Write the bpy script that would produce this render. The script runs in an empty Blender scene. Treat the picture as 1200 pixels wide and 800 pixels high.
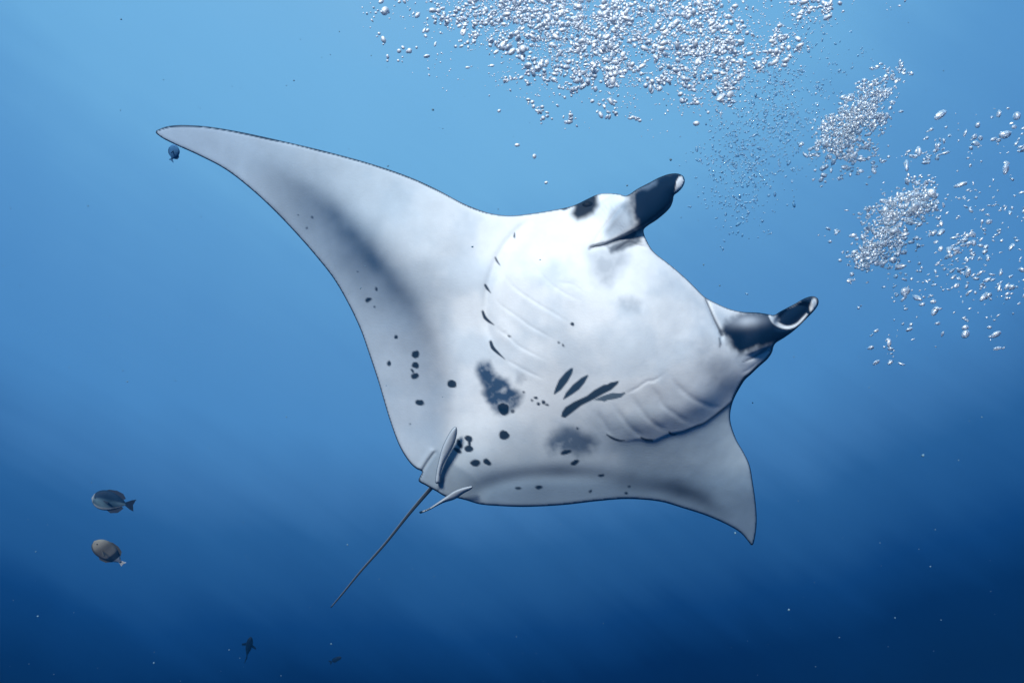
import bpy, math, random
import numpy as np
from mathutils import Matrix, Vector

# ------------------------------------------------------------------ camera, water light, sun, exposure
scene = bpy.context.scene
W, H, HFOV = 1200.0, 800.0, math.radians(65)
F = (W / 2) / math.tan(HFOV / 2)
PITCH, ROLL = math.radians(12), math.radians(-5)
cam_data = bpy.data.cameras.new("camera")
cam_data.angle = HFOV
cam_data.clip_start, cam_data.clip_end = 0.05, 500
cam = bpy.data.objects.new("camera", cam_data)
scene.collection.objects.link(cam)
CAM_LOC = Vector((0, 0, 0))
CAM_ROT = Matrix.Rotation(math.pi / 2 + PITCH, 4, 'X') @ Matrix.Rotation(ROLL, 4, 'Z')
cam.matrix_world = Matrix.Translation(CAM_LOC) @ CAM_ROT
scene.camera = cam


def lin(r, g, b):
    return tuple((c / 255 / 12.92 if c / 255 <= 0.04045 else ((c / 255 + 0.055) / 1.055) ** 2.4) for c in (r, g, b)) + (1.0,)


# light under water: bright towards the surface, dark towards the deep, ramp over elevation plus an added lobe ahead
world = bpy.data.worlds.new("World")
scene.world = world
world.use_nodes = True
wn, wl = world.node_tree.nodes, world.node_tree.links
wn.clear()
w_out = wn.new("ShaderNodeOutputWorld")
w_bg = wn.new("ShaderNodeBackground")
w_bg.inputs["Strength"].default_value = 1.0
w_tc = wn.new("ShaderNodeTexCoord")
w_sep = wn.new("ShaderNodeSeparateXYZ")
w_map = wn.new("ShaderNodeMapping")
w_map.inputs["Scale"].default_value = (3.0, 3.0, 1.2)
w_map.inputs["Rotation"].default_value = (0.0, 0.5, 0.0)
w_noise = wn.new("ShaderNodeTexNoise")
w_noise.inputs["Scale"].default_value = 1.6
w_noise.inputs["Detail"].default_value = 3
w_nm = wn.new("ShaderNodeMath"); w_nm.operation = 'MULTIPLY_ADD'
w_nm.inputs[1].default_value = 0.10
w_nm.inputs[2].default_value = -0.05
w_add = wn.new("ShaderNodeMath"); w_add.operation = 'ADD'
w_mr = wn.new("ShaderNodeMapRange")
w_mr.inputs["From Min"].default_value = -1
w_mr.inputs["From Max"].default_value = 1
w_ramp = wn.new("ShaderNodeValToRGB")
STOPS = [(-1.0, (0, 5, 22)), (-0.26, (0, 12, 45)), (-0.17, (1, 28, 70)), (-0.10, (12, 56, 108)), (-0.05, (30, 78, 130)), (0.02, (42, 94, 147)), (0.08, (64, 118, 172)),
         (0.165, (80, 141, 197)), (0.27, (89, 150, 204)), (0.36, (99, 162, 213)), (0.45, (118, 184, 229)), (0.53, (124, 190, 234)), (1.0, (165, 212, 240))]
cr = w_ramp.color_ramp
cr.interpolation = 'LINEAR'
while len(cr.elements) < len(STOPS):
    cr.elements.new(0.5)
for e, (z, c) in zip(cr.elements, STOPS):
    e.position = (z + 1) / 2
    e.color = lin(*c)
wl.new(w_tc.outputs["Generated"], w_sep.inputs[0])
wl.new(w_tc.outputs["Generated"], w_map.inputs[0])
wl.new(w_map.outputs[0], w_noise.inputs["Vector"])
wl.new(w_noise.outputs["Fac"], w_nm.inputs[0])
wl.new(w_nm.outputs[0], w_add.inputs[1])
wl.new(w_sep.outputs["Z"], w_add.inputs[0])
wl.new(w_add.outputs[0], w_mr.inputs["Value"])
wl.new(w_mr.outputs[0], w_ramp.inputs[0])
w_comb = wn.new("ShaderNodeCombineXYZ")                      # faint shafts of light slanting down through the water
for i_, (ax_, sc_) in enumerate((((0.80, -0.60, 0), 1.6), ((0.60, 0.80, 0), 34.0), ((0, 0, 1), 5.0))):
    w_dot = wn.new("ShaderNodeVectorMath"); w_dot.operation = 'DOT_PRODUCT'
    w_dot.inputs[1].default_value = (CAM_ROT.to_3x3() @ Vector(ax_)) * sc_
    wl.new(w_tc.outputs["Generated"], w_dot.inputs[0])
    wl.new(w_dot.outputs["Value"], w_comb.inputs[i_])
w_n2 = wn.new("ShaderNodeTexNoise"); w_n2.inputs["Scale"].default_value = 1.0; w_n2.inputs["Detail"].default_value = 4
w_n2m = wn.new("ShaderNodeMath"); w_n2m.operation = 'MULTIPLY_ADD'
w_n2m.inputs[1].default_value = 0.05; w_n2m.inputs[2].default_value = -0.025
w_add2 = wn.new("ShaderNodeMath"); w_add2.operation = 'ADD'
wl.new(w_comb.outputs[0], w_n2.inputs["Vector"]); wl.new(w_n2.outputs["Fac"], w_n2m.inputs[0])
w_fd = wn.new("ShaderNodeVectorMath"); w_fd.operation = 'DOT_PRODUCT'      # added lobe: water set brighter straight ahead, like lens falloff at the sides
w_fd.inputs[1].default_value = (0, math.cos(math.radians(10)), math.sin(math.radians(10)))
w_fmax = wn.new("ShaderNodeMath"); w_fmax.operation = 'MAXIMUM'; w_fmax.inputs[1].default_value = 0.74
w_fm = wn.new("ShaderNodeMath"); w_fm.operation = 'MULTIPLY_ADD'; w_fm.inputs[1].default_value = 0.8; w_fm.inputs[2].default_value = -0.72
w_add3 = wn.new("ShaderNodeMath"); w_add3.operation = 'ADD'
wl.new(w_tc.outputs["Generated"], w_fd.inputs[0]); wl.new(w_fd.outputs["Value"], w_fmax.inputs[0]); wl.new(w_fmax.outputs[0], w_fm.inputs[0])
wl.new(w_add.outputs[0], w_add3.inputs[0]); wl.new(w_fm.outputs[0], w_add3.inputs[1])
wl.new(w_add3.outputs[0], w_add2.inputs[0]); wl.new(w_n2m.outputs[0], w_add2.inputs[1])
wl.new(w_add2.outputs[0], w_mr.inputs["Value"])
wl.new(w_ramp.outputs[0], w_bg.inputs["Color"])
wl.new(w_bg.outputs[0], w_out.inputs["Surface"])

SUN_CAM = Vector((-0.28, 0.62, 0.74)).normalized()          # towards the sun, in camera axes: above, left, behind
sun_dir = (CAM_ROT.to_3x3() @ SUN_CAM).normalized()
sun_data = bpy.data.lights.new("sun", 'SUN')
sun_data.energy = 5.0
sun_data.angle = math.radians(12)
sun_data.color = (0.97, 0.98, 0.95)
sun = bpy.data.objects.new("sun", sun_data)
sun.rotation_euler = (-sun_dir).to_track_quat('-Z', 'Y').to_euler()
scene.collection.objects.link(sun)

vs = scene.view_settings
vs.view_transform = 'Standard'
vs.look = 'None'
vs.exposure = 0.0
vs.gamma = 1.0
vs.use_curve_mapping = False
scene.cycles.volume_bounces = 0
scene.cycles.max_bounces = 8
scene.cycles.transparent_max_bounces = 16
scene.cycles.use_denoising = True

D0 = 3.3
rng = np.random.default_rng(7)
random.seed(7)


# ------------------------------------------------------------------ helpers
def cam_pt(u, v, dist):
    """Point in camera axes for a spot of the picture at a depth in metres."""
    return np.stack([(u - W / 2) / F * dist, -(v - H / 2) / F * dist, -dist], -1)


def world_pt(u, v, dist):
    p = cam_pt(np.float64(u), np.float64(v), np.float64(dist))
    return CAM_LOC + CAM_ROT.to_3x3() @ Vector(p)


def smooth01(x):
    x = np.clip(x, 0, 1)
    return x * x * (3 - 2 * x)


def catmull(pts, closed, n=6):
    p = np.array(pts, float)
    m = len(p)
    out = []
    for i in range(m if closed else m - 1):
        if closed:
            a, b, c, d = p[(i - 1) % m], p[i], p[(i + 1) % m], p[(i + 2) % m]
        else:
            a, b, c, d = p[max(i - 1, 0)], p[i], p[i + 1], p[min(i + 2, m - 1)]
        ab, bc, cd = [max(np.hypot(*(y - x)), 1e-6) ** 0.5 for x, y in ((a, b), (b, c), (c, d))]
        m1 = (c - b) + bc * ((b - a) / ab - (c - a) / (ab + bc)) if not np.allclose(a, b) else (c - b) * 1.0
        m2 = (c - b) + bc * ((d - c) / cd - (d - b) / (bc + cd)) if not np.allclose(c, d) else (c - b) * 1.0
        for k in range(n):
            t = k / n
            out.append((2 * t**3 - 3 * t**2 + 1) * b + (t**3 - 2 * t**2 + t) * m1 + (-2 * t**3 + 3 * t**2) * c + (t**3 - t**2) * m2)
    if not closed:
        out.append(p[-1])
    return np.array(out)


def seg_dist(u, v, poly, closed=False):
    """Distance to a polyline, and the closest point, the place along it (0..1) and the side."""
    P = np.array(poly, float)
    A = P if closed else P[:-1]
    B = np.roll(P, -1, 0) if closed else P[1:]
    best = np.full(u.shape, 1e18)
    cu, cv = np.zeros_like(u), np.zeros_like(u)
    tt, side = np.zeros_like(u), np.zeros_like(u)
    n = len(A)
    for i in range(n):
        ax, ay = A[i]
        dx, dy = B[i] - A[i]
        L2 = dx * dx + dy * dy
        if L2 < 1e-9:
            continue
        t = np.clip(((u - ax) * dx + (v - ay) * dy) / L2, 0, 1)
        px, py = ax + t * dx, ay + t * dy
        d = (u - px) ** 2 + (v - py) ** 2
        k = d < best
        best = np.where(k, d, best)
        cu, cv = np.where(k, px, cu), np.where(k, py, cv)
        tt = np.where(k, (i + t) / n, tt)
        side = np.where(k, np.sign(dx * (v - ay) - dy * (u - ax)), side)
    return np.sqrt(best), cu, cv, tt, side


def inside(u, v, poly):
    P = np.array(poly, float)
    Q = np.roll(P, -1, 0)
    r = np.zeros(u.shape, bool)
    for (x0, y0), (x1, y1) in zip(P, Q):
        if y0 == y1:
            continue
        k = ((y0 > v) != (y1 > v)) & (u < (x1 - x0) * (v - y0) / (y1 - y0) + x0)
        r ^= k
    return r


def vnoise(u, v, scale, seed=0, octaves=4):
    out, amp, tot = np.zeros_like(u), 1.0, 0.0
    for o in range(octaves):
        r = np.random.default_rng(seed * 31 + o).random((64, 64))
        x, y = u / scale * 2**o + 17.3 * o, v / scale * 2**o + 5.1 * o
        xi, yi = np.floor(x).astype(int), np.floor(y).astype(int)
        fx, fy = smooth01(x - xi), smooth01(y - yi)
        g = lambda a, b: r[a % 64, b % 64]
        n = (g(xi, yi) * (1 - fx) + g(xi + 1, yi) * fx) * (1 - fy) + (g(xi, yi + 1) * (1 - fx) + g(xi + 1, yi + 1) * fx) * fy
        out += n * amp
        tot += amp
        amp *= 0.5
    return out / tot


def poly_mask(u, v, poly, soft):
    d = seg_dist(u, v, poly, True)[0]
    s = np.where(inside(u, v, poly), d, -d)
    return smooth01(s / soft + 0.5)


def ell_mask(u, v, cx, cy, a, b, ang, soft=0.7):
    c, s = math.cos(math.radians(ang)), math.sin(math.radians(ang))
    x, y = (u - cx) * c + (v - cy) * s, -(u - cx) * s + (v - cy) * c
    r = np.hypot(x / a, y / b)
    return smooth01((1 - r) * min(a, b) / (2 * soft) + 0.5)


def gauss(u, v, cx, cy, a, b, ang=0):
    c, s = math.cos(math.radians(ang)), math.sin(math.radians(ang))
    x, y = (u - cx) * c + (v - cy) * s, -(u - cx) * s + (v - cy) * c
    return np.exp(-0.5 * ((x / a) ** 2 + (y / b) ** 2))


def tps(ctrl, u, v):
    C = np.array(ctrl, float)
    x, y, z = C[:, 0] / 100, C[:, 1] / 100, C[:, 2]
    n = len(C)
    U = lambda r2: np.where(r2 > 1e-12, 0.5 * r2 * np.log(np.maximum(r2, 1e-12)), 0)
    K = U((x[:, None] - x) ** 2 + (y[:, None] - y) ** 2) + 0.01 * np.eye(n)
    Pm = np.stack([np.ones(n), x, y], 1)
    A = np.block([[K, Pm], [Pm.T, np.zeros((3, 3))]])
    sol = np.linalg.solve(A, np.concatenate([z, np.zeros(3)]))
    uu, vv = u / 100, v / 100
    out = sol[n] + sol[n + 1] * uu + sol[n + 2] * vv
    for i in range(n):
        out = out + sol[i] * U((uu - x[i]) ** 2 + (vv - y[i]) ** 2)
    return out


def mesh_obj(name, co, faces, mat, parent=None, smooth=True, colors=None):
    """co (n,3) array; faces: (m,k) int array or list of tuples."""
    me = bpy.data.meshes.new(name)
    if isinstance(faces, np.ndarray):
        m, k = faces.shape
        me.vertices.add(len(co)); me.vertices.foreach_set("co", np.asarray(co, np.float32).ravel())
        me.loops.add(m * k); me.loops.foreach_set("vertex_index", faces.astype(np.int32).ravel())
        me.polygons.add(m)
        me.polygons.foreach_set("loop_start", np.arange(0, m * k, k, dtype=np.int32))
        me.update(calc_edges=True)
        me.validate()
    else:
        me.from_pydata([tuple(c) for c in co], [], faces)
    if smooth:
        me.polygons.foreach_set("use_smooth", np.ones(len(me.polygons), bool))
    if colors is not None:
        at = me.color_attributes.new("skin_colour", 'FLOAT_COLOR', 'POINT')
        c4 = np.ones((len(co), 4), np.float32); c4[:, :3] = colors
        at.data.foreach_set("color", c4.ravel())
    me.materials.append(mat)
    o = bpy.data.objects.new(name, me)
    scene.collection.objects.link(o)
    if parent:
        o.parent = parent
    return o


def outline_sheet(outline, step):
    """Grid of quads filling a closed outline with its rim snapped onto it: u, v, rim distance, quads, rim flags, closest rim place."""
    P = np.array(outline)
    lo, hi = P.min(0) - 2 * step, P.max(0) + 2 * step
    gx, gy = np.arange(lo[0], hi[0], step), np.arange(lo[1], hi[1], step)
    U, V = np.meshgrid(gx, gy)
    ins = inside(U, V, P)
    nx, ny = len(gx), len(gy)
    q = ins[:-1, :-1] & ins[1:, :-1] & ins[:-1, 1:] & ins[1:, 1:]
    jj, ii = np.nonzero(q)
    idx = jj * nx + ii
    quads = np.stack([idx, idx + nx, idx + nx + 1, idx + 1], 1)
    used = np.unique(quads)
    remap = -np.ones(nx * ny, int)
    remap[used] = np.arange(len(used))
    quads = remap[quads]
    u, v = U.ravel()[used], V.ravel()[used]
    cnt = np.bincount(quads.ravel(), minlength=len(u))
    rim = cnt < 4
    d, cu, cv, tt, _ = seg_dist(u, v, P, True)
    u, v = np.where(rim, cu, u), np.where(rim, cv, v)
    # even out the grid next to the rim
    E = np.concatenate([quads[:, [0, 1]], quads[:, [1, 2]], quads[:, [2, 3]], quads[:, [3, 0]]])
    deg = np.bincount(E.ravel(), minlength=len(u))
    move = (~rim) & (d < 5 * step)
    for _ in range(14):
        su = np.bincount(E[:, 0], u[E[:, 1]], len(u)) + np.bincount(E[:, 1], u[E[:, 0]], len(u))
        sv = np.bincount(E[:, 0], v[E[:, 1]], len(u)) + np.bincount(E[:, 1], v[E[:, 0]], len(u))
        u, v = np.where(move, su / deg, u), np.where(move, sv / deg, v)
        rs = rim
        nu, nv_ = np.where(rs, 0.5 * u + 0.5 * su / deg, u), np.where(rs, 0.5 * v + 0.5 * sv / deg, v)
        u, v = nu, nv_
        if _ % 3 == 1 or _ == 13:
            k = np.nonzero(rim)[0]
            _d, a_, b_, t_, _s = seg_dist(u[k], v[k], P, True)
            u[k], v[k] = a_, b_
            tt[k] = t_
    k = np.nonzero(move)[0]
    d[k], _a, _b, tt[k], _s = seg_dist(u[k], v[k], P, True)
    d = np.where(rim, 0, d)
    return u, v, d, quads, rim, tt


def closed_sheet(front, back, quads, rim):
    """One closed surface from a front and a back sheet that share their rim."""
    n = len(front)
    inner = np.nonzero(~rim)[0]
    bmap = np.arange(n)
    bmap[inner] = n + np.arange(len(inner))
    co = np.concatenate([np.where(rim[:, None], (front + back) / 2, front), back[inner]])
    f = np.concatenate([quads, bmap[quads][:, ::-1]])
    return co, f, inner


# ------------------------------------------------------------------ materials
def new_mat(name):
    m = bpy.data.materials.new(name)
    m.use_nodes = True
    nt = m.node_tree
    b = nt.nodes["Principled BSDF"]
    return m, nt, b


def skin_material(name, rough, noise_scale, noise_amt, bump):
    m, nt, b = new_mat(name)
    at = nt.nodes.new("ShaderNodeAttribute"); at.attribute_name = "skin_colour"
    tc = nt.nodes.new("ShaderNodeTexCoord")
    n1 = nt.nodes.new("ShaderNodeTexNoise")
    n1.inputs["Scale"].default_value = noise_scale; n1.inputs["Detail"].default_value = 6; n1.inputs["Roughness"].default_value = 0.65
    mr = nt.nodes.new("ShaderNodeMapRange")
    mr.inputs["From Min"].default_value = 0.25; mr.inputs["From Max"].default_value = 0.75
    mr.inputs["To Min"].default_value = 1 - noise_amt; mr.inputs["To Max"].default_value = 1.0
    mx = nt.nodes.new("ShaderNodeVectorMath"); mx.operation = 'SCALE'
    n2 = nt.nodes.new("ShaderNodeTexNoise")
    n2.inputs["Scale"].default_value = noise_scale * 14; n2.inputs["Detail"].default_value = 3
    bp = nt.nodes.new("ShaderNodeBump"); bp.inputs["Strength"].default_value = bump; bp.inputs["Distance"].default_value = 0.004
    L = nt.links.new
    L(tc.outputs["Object"], n1.inputs["Vector"]); L(tc.outputs["Object"], n2.inputs["Vector"])
    L(n1.outputs["Fac"], mr.inputs["Value"]); L(at.outputs["Color"], mx.inputs[0]); L(mr.outputs[0], mx.inputs["Scale"])
    L(mx.outputs[0], b.inputs["Base Color"])
    L(n2.outputs["Fac"], bp.inputs["Height"]); L(bp.outputs[0], b.inputs["Normal"])
    b.inputs["Roughness"].default_value = rough
    b.inputs["Specular IOR Level"].default_value = 0.06
    return m


M_SKIN = skin_material("manta_skin", 0.6, 9.0, 0.15, 0.16)
M_FISH = skin_material("fish_scales", 0.45, 40.0, 0.25, 0.3)


def plain_mat(name, col, rough=0.5, spec=0.3):
    m, nt, b = new_mat(name)
    tc = nt.nodes.new("ShaderNodeTexCoord")
    n = nt.nodes.new("ShaderNodeTexNoise"); n.inputs["Scale"].default_value = 30
    r = nt.nodes.new("ShaderNodeValToRGB")
    r.color_ramp.elements[0].color = tuple(c * 0.8 for c in col) + (1,)
    r.color_ramp.elements[1].color = tuple(min(c * 1.15, 1) for c in col) + (1,)
    nt.links.new(tc.outputs["Object"], n.inputs["Vector"])
    nt.links.new(n.outputs["Fac"], r.inputs[0])
    nt.links.new(r.outputs[0], b.inputs["Base Color"])
    b.inputs["Roughness"].default_value = rough
    b.inputs["Specular IOR Level"].default_value = spec
    return m


def bubble_material(name, white, rough):
    """Air in water: clear with mirror-bright rims, and frothy white where the skin is broken up."""
    m, nt, b = new_mat(name)
    nt.nodes.remove(b)
    out = nt.nodes["Material Output"]
    gl = nt.nodes.new("ShaderNodeBsdfGlass"); gl.inputs["IOR"].default_value = 0.75; gl.inputs["Roughness"].default_value = 0.03
    gs = nt.nodes.new("ShaderNodeBsdfGlossy"); gs.inputs["Roughness"].default_value = rough
    gs.inputs["Color"].default_value = (0.95, 0.97, 1, 1)
    df1 = nt.nodes.new("ShaderNodeBsdfDiffuse"); df1.inputs["Color"].default_value = (0.95, 0.95, 0.95, 1)
    df2 = nt.nodes.new("ShaderNodeBsdfTranslucent"); df2.inputs["Color"].default_value = (0.95, 0.95, 0.95, 1)
    df = nt.nodes.new("ShaderNodeMixShader"); df.inputs[0].default_value = 0.2
    nt.links.new(df1.outputs[0], df.inputs[1]); nt.links.new(df2.outputs[0], df.inputs[2])
    tc = nt.nodes.new("ShaderNodeTexCoord")
    n = nt.nodes.new("ShaderNodeTexNoise"); n.inputs["Scale"].default_value = 1.6; n.inputs["Detail"].default_value = 3
    bp = nt.nodes.new("ShaderNodeBump"); bp.inputs["Strength"].default_value = 0.15; bp.inputs["Distance"].default_value = 0.1
    m1 = nt.nodes.new("ShaderNodeMixShader"); m1.inputs[0].default_value = 0.6
    m2 = nt.nodes.new("ShaderNodeMixShader"); m2.inputs[0].default_value = white
    L = nt.links.new
    L(tc.outputs["Object"], n.inputs["Vector"]); L(n.outputs["Fac"], bp.inputs["Height"])
    for s in (gl, gs, df1, df2):
        L(bp.outputs[0], s.inputs["Normal"])
    L(df.outputs[0], m1.inputs[1]); L(gs.outputs[0], m1.inputs[2])
    tr = nt.nodes.new("ShaderNodeBsdfTransparent")           # light passes on through the bubble
    m3 = nt.nodes.new("ShaderNodeMixShader"); m3.inputs[0].default_value = 0.12
    L(m2.outputs[0], m3.inputs[1]); L(tr.outputs[0], m3.inputs[2]); L(m3.outputs[0], out.inputs["Surface"])
    L(gl.outputs[0], m2.inputs[1]); L(m1.outputs[0], m2.inputs[2])
    return m


# ------------------------------------------------------------------ the manta ray
OUT = [
    (182, 154.5), (187, 151.3), (196, 148.2), (209.5, 146.7), (225, 147), (242.5, 148.3), (275.5, 153.5), (325, 164), (380, 177), (435, 192), (480, 207.5), (512, 222), (540, 237),
    (552.5, 242.5), (565, 247.2), (577.5, 250.6), (597.5, 252.8), (622.5, 250.3), (655, 245), (667.5, 242.3), (677.5, 238.6), (687.5, 233.6), (696, 229.5),
    (703, 227.2), (712.5, 226.6), (725, 227.4), (733, 229.5), (737, 228), (747.5, 221), (760, 214.6), (772.5, 208), (785, 203.8), (795, 203.6), (801, 207), (802.5, 212),
    (800.5, 218.5), (795, 225), (790, 229), (788.5, 236), (785, 243.8), (770, 257.5), (760, 264), (754.5, 269), (755, 275), (757.5, 281), (765, 293.8), (785, 310), (802.5, 325), (815, 337.2), (826, 348),
    (840, 355.5), (854, 361.6), (869, 365.2), (888, 366.2), (900, 368), (907, 369), (914, 365), (930, 356.6), (944, 349), (953, 347), (958.5, 350), (959.3, 355), (956.5, 361),
    (946, 372.5), (932, 386), (920, 395), (909, 402), (906.5, 406), (905, 412), (900, 420), (890, 429), (880, 438.5), (873, 445), (866, 456), (860.5, 466.5), (857, 477), (855.6, 489),
    (857.2, 499), (863.3, 515.6), (872, 530.8), (878.4, 544.5), (882, 563.8), (885.5, 588.5), (886.8, 610.5), (885, 628), (881.5, 639),
    (876, 633), (868.8, 624.8), (855, 616), (827.5, 603.8), (800, 595), (774, 587.5), (735, 584.4), (699, 587), (660, 591.4), (615, 593.6), (585, 592.6), (562, 590.5), (545, 585.5),
    (534, 583), (523, 582), (511.5, 575.5), (499, 568.5), (490.5, 563.2), (492.5, 557), (494.5, 552.5), (488, 549), (480.8, 542.5), (469.4, 525), (458, 495.8), (446.6, 458), (442.9, 445.7), (432.8, 415.4), (422.7, 386.7),
    (407.5, 354.6), (390.6, 325.9), (371, 301), (352.4, 279.5), (325, 250.4), (297.5, 224.5), (264.5, 198.8), (231.5, 181.5), (204, 169), (188, 160.5),
]
outline = catmull(OUT, True, 5)
u, v, de, quads, rim, tt = outline_sheet(outline, 1.3)
print("manta verts", len(u))

CTRL = [
    # left wing
    (183, 154, .50), (250, 165, .38), (330, 185, .27), (420, 205, .17), (520, 245, .12), (300, 215, .33), (370, 270, .27), (410, 350, .27), (440, 425, .28), (465, 510, .30),
    (420, 270, .16), (480, 340, .13), (500, 300, .08), (510, 420, .16), (520, 490, .20), (560, 300, .08), (550, 380, .09),
    # body
    (600, 256, .12), (650, 250, .14), (690, 240, .14), (620, 320, -.02), (660, 300, -.03), (700, 370, -.10), (640, 400, -.05), (750, 370, -.10), (800, 400, -.04), (740, 430, -.10),
    (690, 440, -.06), (640, 470, .02), (590, 450, .05), (600, 510, .10), (560, 540, .17), (520, 560, .25), (495, 560, .29), (670, 500, .05),
    # mouth and head
    (760, 290, .02), (800, 325, .04), (850, 365, .12), (850, 420, .06), (890, 415, .20), (820, 460, .03), (860, 455, .18),
    # right wing
    (845, 478, .19), (790, 505, .08), (730, 512, .05), (760, 530, .12), (857, 495, .26), (850, 540, .30), (880, 570, .39), (882, 635, .56), (830, 595, .37), (800, 560, .24),
    (770, 585, .28), (710, 585, .24), (700, 550, .15), (640, 590, .26), (630, 555, .17), (580, 590, .27), (550, 583, .27), (720, 530, .11),
]
base = tps(CTRL, u, v)

margin = catmull([(672, 520), (690, 514), (711, 510), (720, 514), (730, 516), (749, 514), (757, 515.6), (766, 515.6), (777, 511), (786, 507.5), (800, 505), (816, 499), (825, 495.6), (835, 488.8), (845, 481), (854, 473.6), (862, 466)], False, 4)
dm, _, _, tm, sm = seg_dist(u, v, margin)
# wing drops away behind the chest along the gill margin
wing_side = (sm > 0)
amp = 0.010 * smooth01((u - 700) / 90)
sd = np.where(wing_side, dm, -dm)
step = amp * smooth01((sd + 1.0) / 4.5) * np.exp(-np.maximum(sd, 0) / 50)
base = base + step
# chest swells just inside the margin
base -= 0.014 * smooth01((u - 700) / 60) * np.exp(-((sd + 22) / 16) ** 2) * (sd < 6)

# left edge of the gill chest
chest_l = catmull([(630, 254), (612, 266), (592, 288), (577, 318), (570, 350), (572, 385), (585, 420)], False, 4)
dl, _, _, tl, sl = seg_dist(u, v, chest_l)
fade_l = smooth01(tl / 0.2) * smooth01((1 - tl) / 0.2)
base += 0.012 * np.exp(-(dl / 5.0) ** 2) * fade_l
base -= 0.010 * np.exp(-((dl * np.where(sl > 0, -1, 1) - 14) / 9) ** 2) * fade_l


def groove(poly, width, depth, lip=0.6, flip=1, fade=0.18):
    """A slit with one raised lip."""
    global base
    d, _, _, t, s = seg_dist(u, v, catmull(poly, False, 5))
    k = smooth01(t / fade) * smooth01((1 - t) / fade)
    x = d * s * flip
    base = base + k * depth * np.exp(-(d / width) ** 2) - k * depth * lip * np.exp(-((x - 2.6 * width) / (2.2 * width)) ** 2)


GILLS_L = [
    [(603, 282), (612, 296), (625, 310), (637.5, 325), (650, 336), (662.5, 343.8), (675, 350), (689, 356)],
    [(652, 329), (660, 331.5), (671, 333), (679, 339), (688, 347)],
    [(585, 312), (600, 334), (625, 352.5), (643.8, 363.8), (656, 371), (670, 379)],
    [(575, 344), (588, 358), (606, 370.6), (620, 381), (637.5, 391), (656, 402)],
    [(577, 380), (586, 387), (596, 394), (606, 403.8), (625, 414.4), (650, 425.5)],
    [(590, 419), (605, 428), (622, 437), (642, 446)],
]
for g in GILLS_L:
    groove(g, 1.7, 0.0016, 0.5, 1, 0.3)
GILLS_R = [
    [(783.8, 436), (792.5, 450), (803.8, 461), (815, 468.8), (837.5, 477.5), (850, 477)],
    [(759, 449), (768.8, 460), (777.5, 475), (791, 485), (802.5, 492.5), (816, 498.5)],
    [(737, 459), (748, 476), (760, 491), (772, 500), (786, 506)],
    [(716, 469), (727, 486), (738, 500), (748, 508), (757, 514)],
    [(700, 480), (706, 492), (712, 503), (718, 511)],
]
for g in GILLS_R:
    groove(g, 3.2, 0.0034, 0.4, -1, 0.3)
groove([(728, 463), (746, 455), (758.8, 446.5), (766, 445.6), (783, 435)], 1.8, 0.0022, 0.1, 1, 0.25)
groove([(545, 584), (562, 572), (580, 565), (605, 559), (630, 556), (680, 556), (740, 556)], 9, 0.010, 0.2, -1, 0.25)

groove([(512, 527), (505, 536), (499, 545), (494, 554)], 1.6, 0.010, 0.5, 1, 0.15)
groove([(520, 560), (517, 570), (514, 577)], 1.8, 0.006, 0.4, 1, 0.2)

# cephalic fins: thick rolled lobes that stand out of the head
def lobe(center, radii, height, lift):
    global base
    c = catmull(center, False, 6)
    d, _, _, t, s = seg_dist(u, v, c)
    R = np.interp(t, np.linspace(0, 1, len(radii)), radii)
    x = np.clip(d / R, 0, 1)
    prof = np.sqrt(np.maximum(1 - x * x, 0))
    k = smooth01(t / 0.35)
    base = base - height * k * prof - lift * smooth01(t / 0.6) * smooth01((1 - x) / 0.15)
    return d, t, s, R

lobe([(703, 272), (722, 255), (745, 243), (768, 229), (790, 216)], [24, 26, 25, 22, 14], 0.060, 0.05)
lobe([(866, 392), (885, 390), (905, 386), (925, 374), (945, 360)], [26, 25, 21, 17, 12], 0.050, 0.04)
# hollow end of the rolled right fin
hol = ell_mask(u, v, 929, 370, 23, 11, -33, 2.5)
base += 0.050 * hol
# crease between mouth and left fin, lip folds
groove([(688, 293), (696, 289.5), (708, 287), (718, 283.5), (728, 279.5), (742, 273)], 2.2, 0.020, 0.3, -1, 0.15)
groove([(718, 296), (728, 290), (737, 284.5), (748, 288), (762, 292)], 2.2, 0.010, 0.3, -1, 0.2)
groove([(694, 288), (702, 275), (712, 261), (724, 246), (734, 231)], 1.6, 0.007, 0.9, 1, 0.2)
groove([(825, 348), (831, 360), (837, 374), (842, 384), (846, 392), (845, 402)], 2.2, 0.014, 0.25, -1, 0.2)
groove([(870, 424), (880, 420), (890, 414), (902, 405)], 2.0, 0.006, 0.3, 1, 0.3)
groove([(866, 438), (876, 434), (886, 427), (897, 418)], 1.8, 0.003, 0.3, 1, 0.3)
# soft body relief
base += 0.016 * (vnoise(u, v, 60, 3, 2) - 0.5)
base += 0.0035 * (vnoise(u, v, 16, 5, 2) - 0.5) * smooth01((u - 700) / 120)

# rim rounding and thickness
Tedge = 0.018 + 0.030 * smooth01((u - 520) / 120) * smooth01((480 - v) / 60)
wrim = 5.0 + 10 * smooth01((u - 540) / 120) * smooth01((470 - v) / 60)
wrim = wrim + 7 * smooth01((v - 235) / 30) * smooth01((u - 835) / 20) * smooth01((460 - v) / 20)
x = np.clip(de / wrim, 0, 1)
roundq = 1 - np.sqrt(np.maximum(1 - (1 - x) ** 2, 0))
bulge = 0.05 * smooth01(de / 60) + 0.38 * smooth01((de - 15) / 130)
front_d = D0 + base + Tedge / 2 * roundq
back_d = D0 + base + Tedge - Tedge / 2 * roundq + bulge

MANTA_C = cam_pt(np.float64(620), np.float64(400), np.float64(D0))
front = cam_pt(u, v, front_d) - MANTA_C
back = cam_pt(u + 0, v, back_d) - MANTA_C
co, faces, inner = closed_sheet(front, back, quads, rim)

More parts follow.
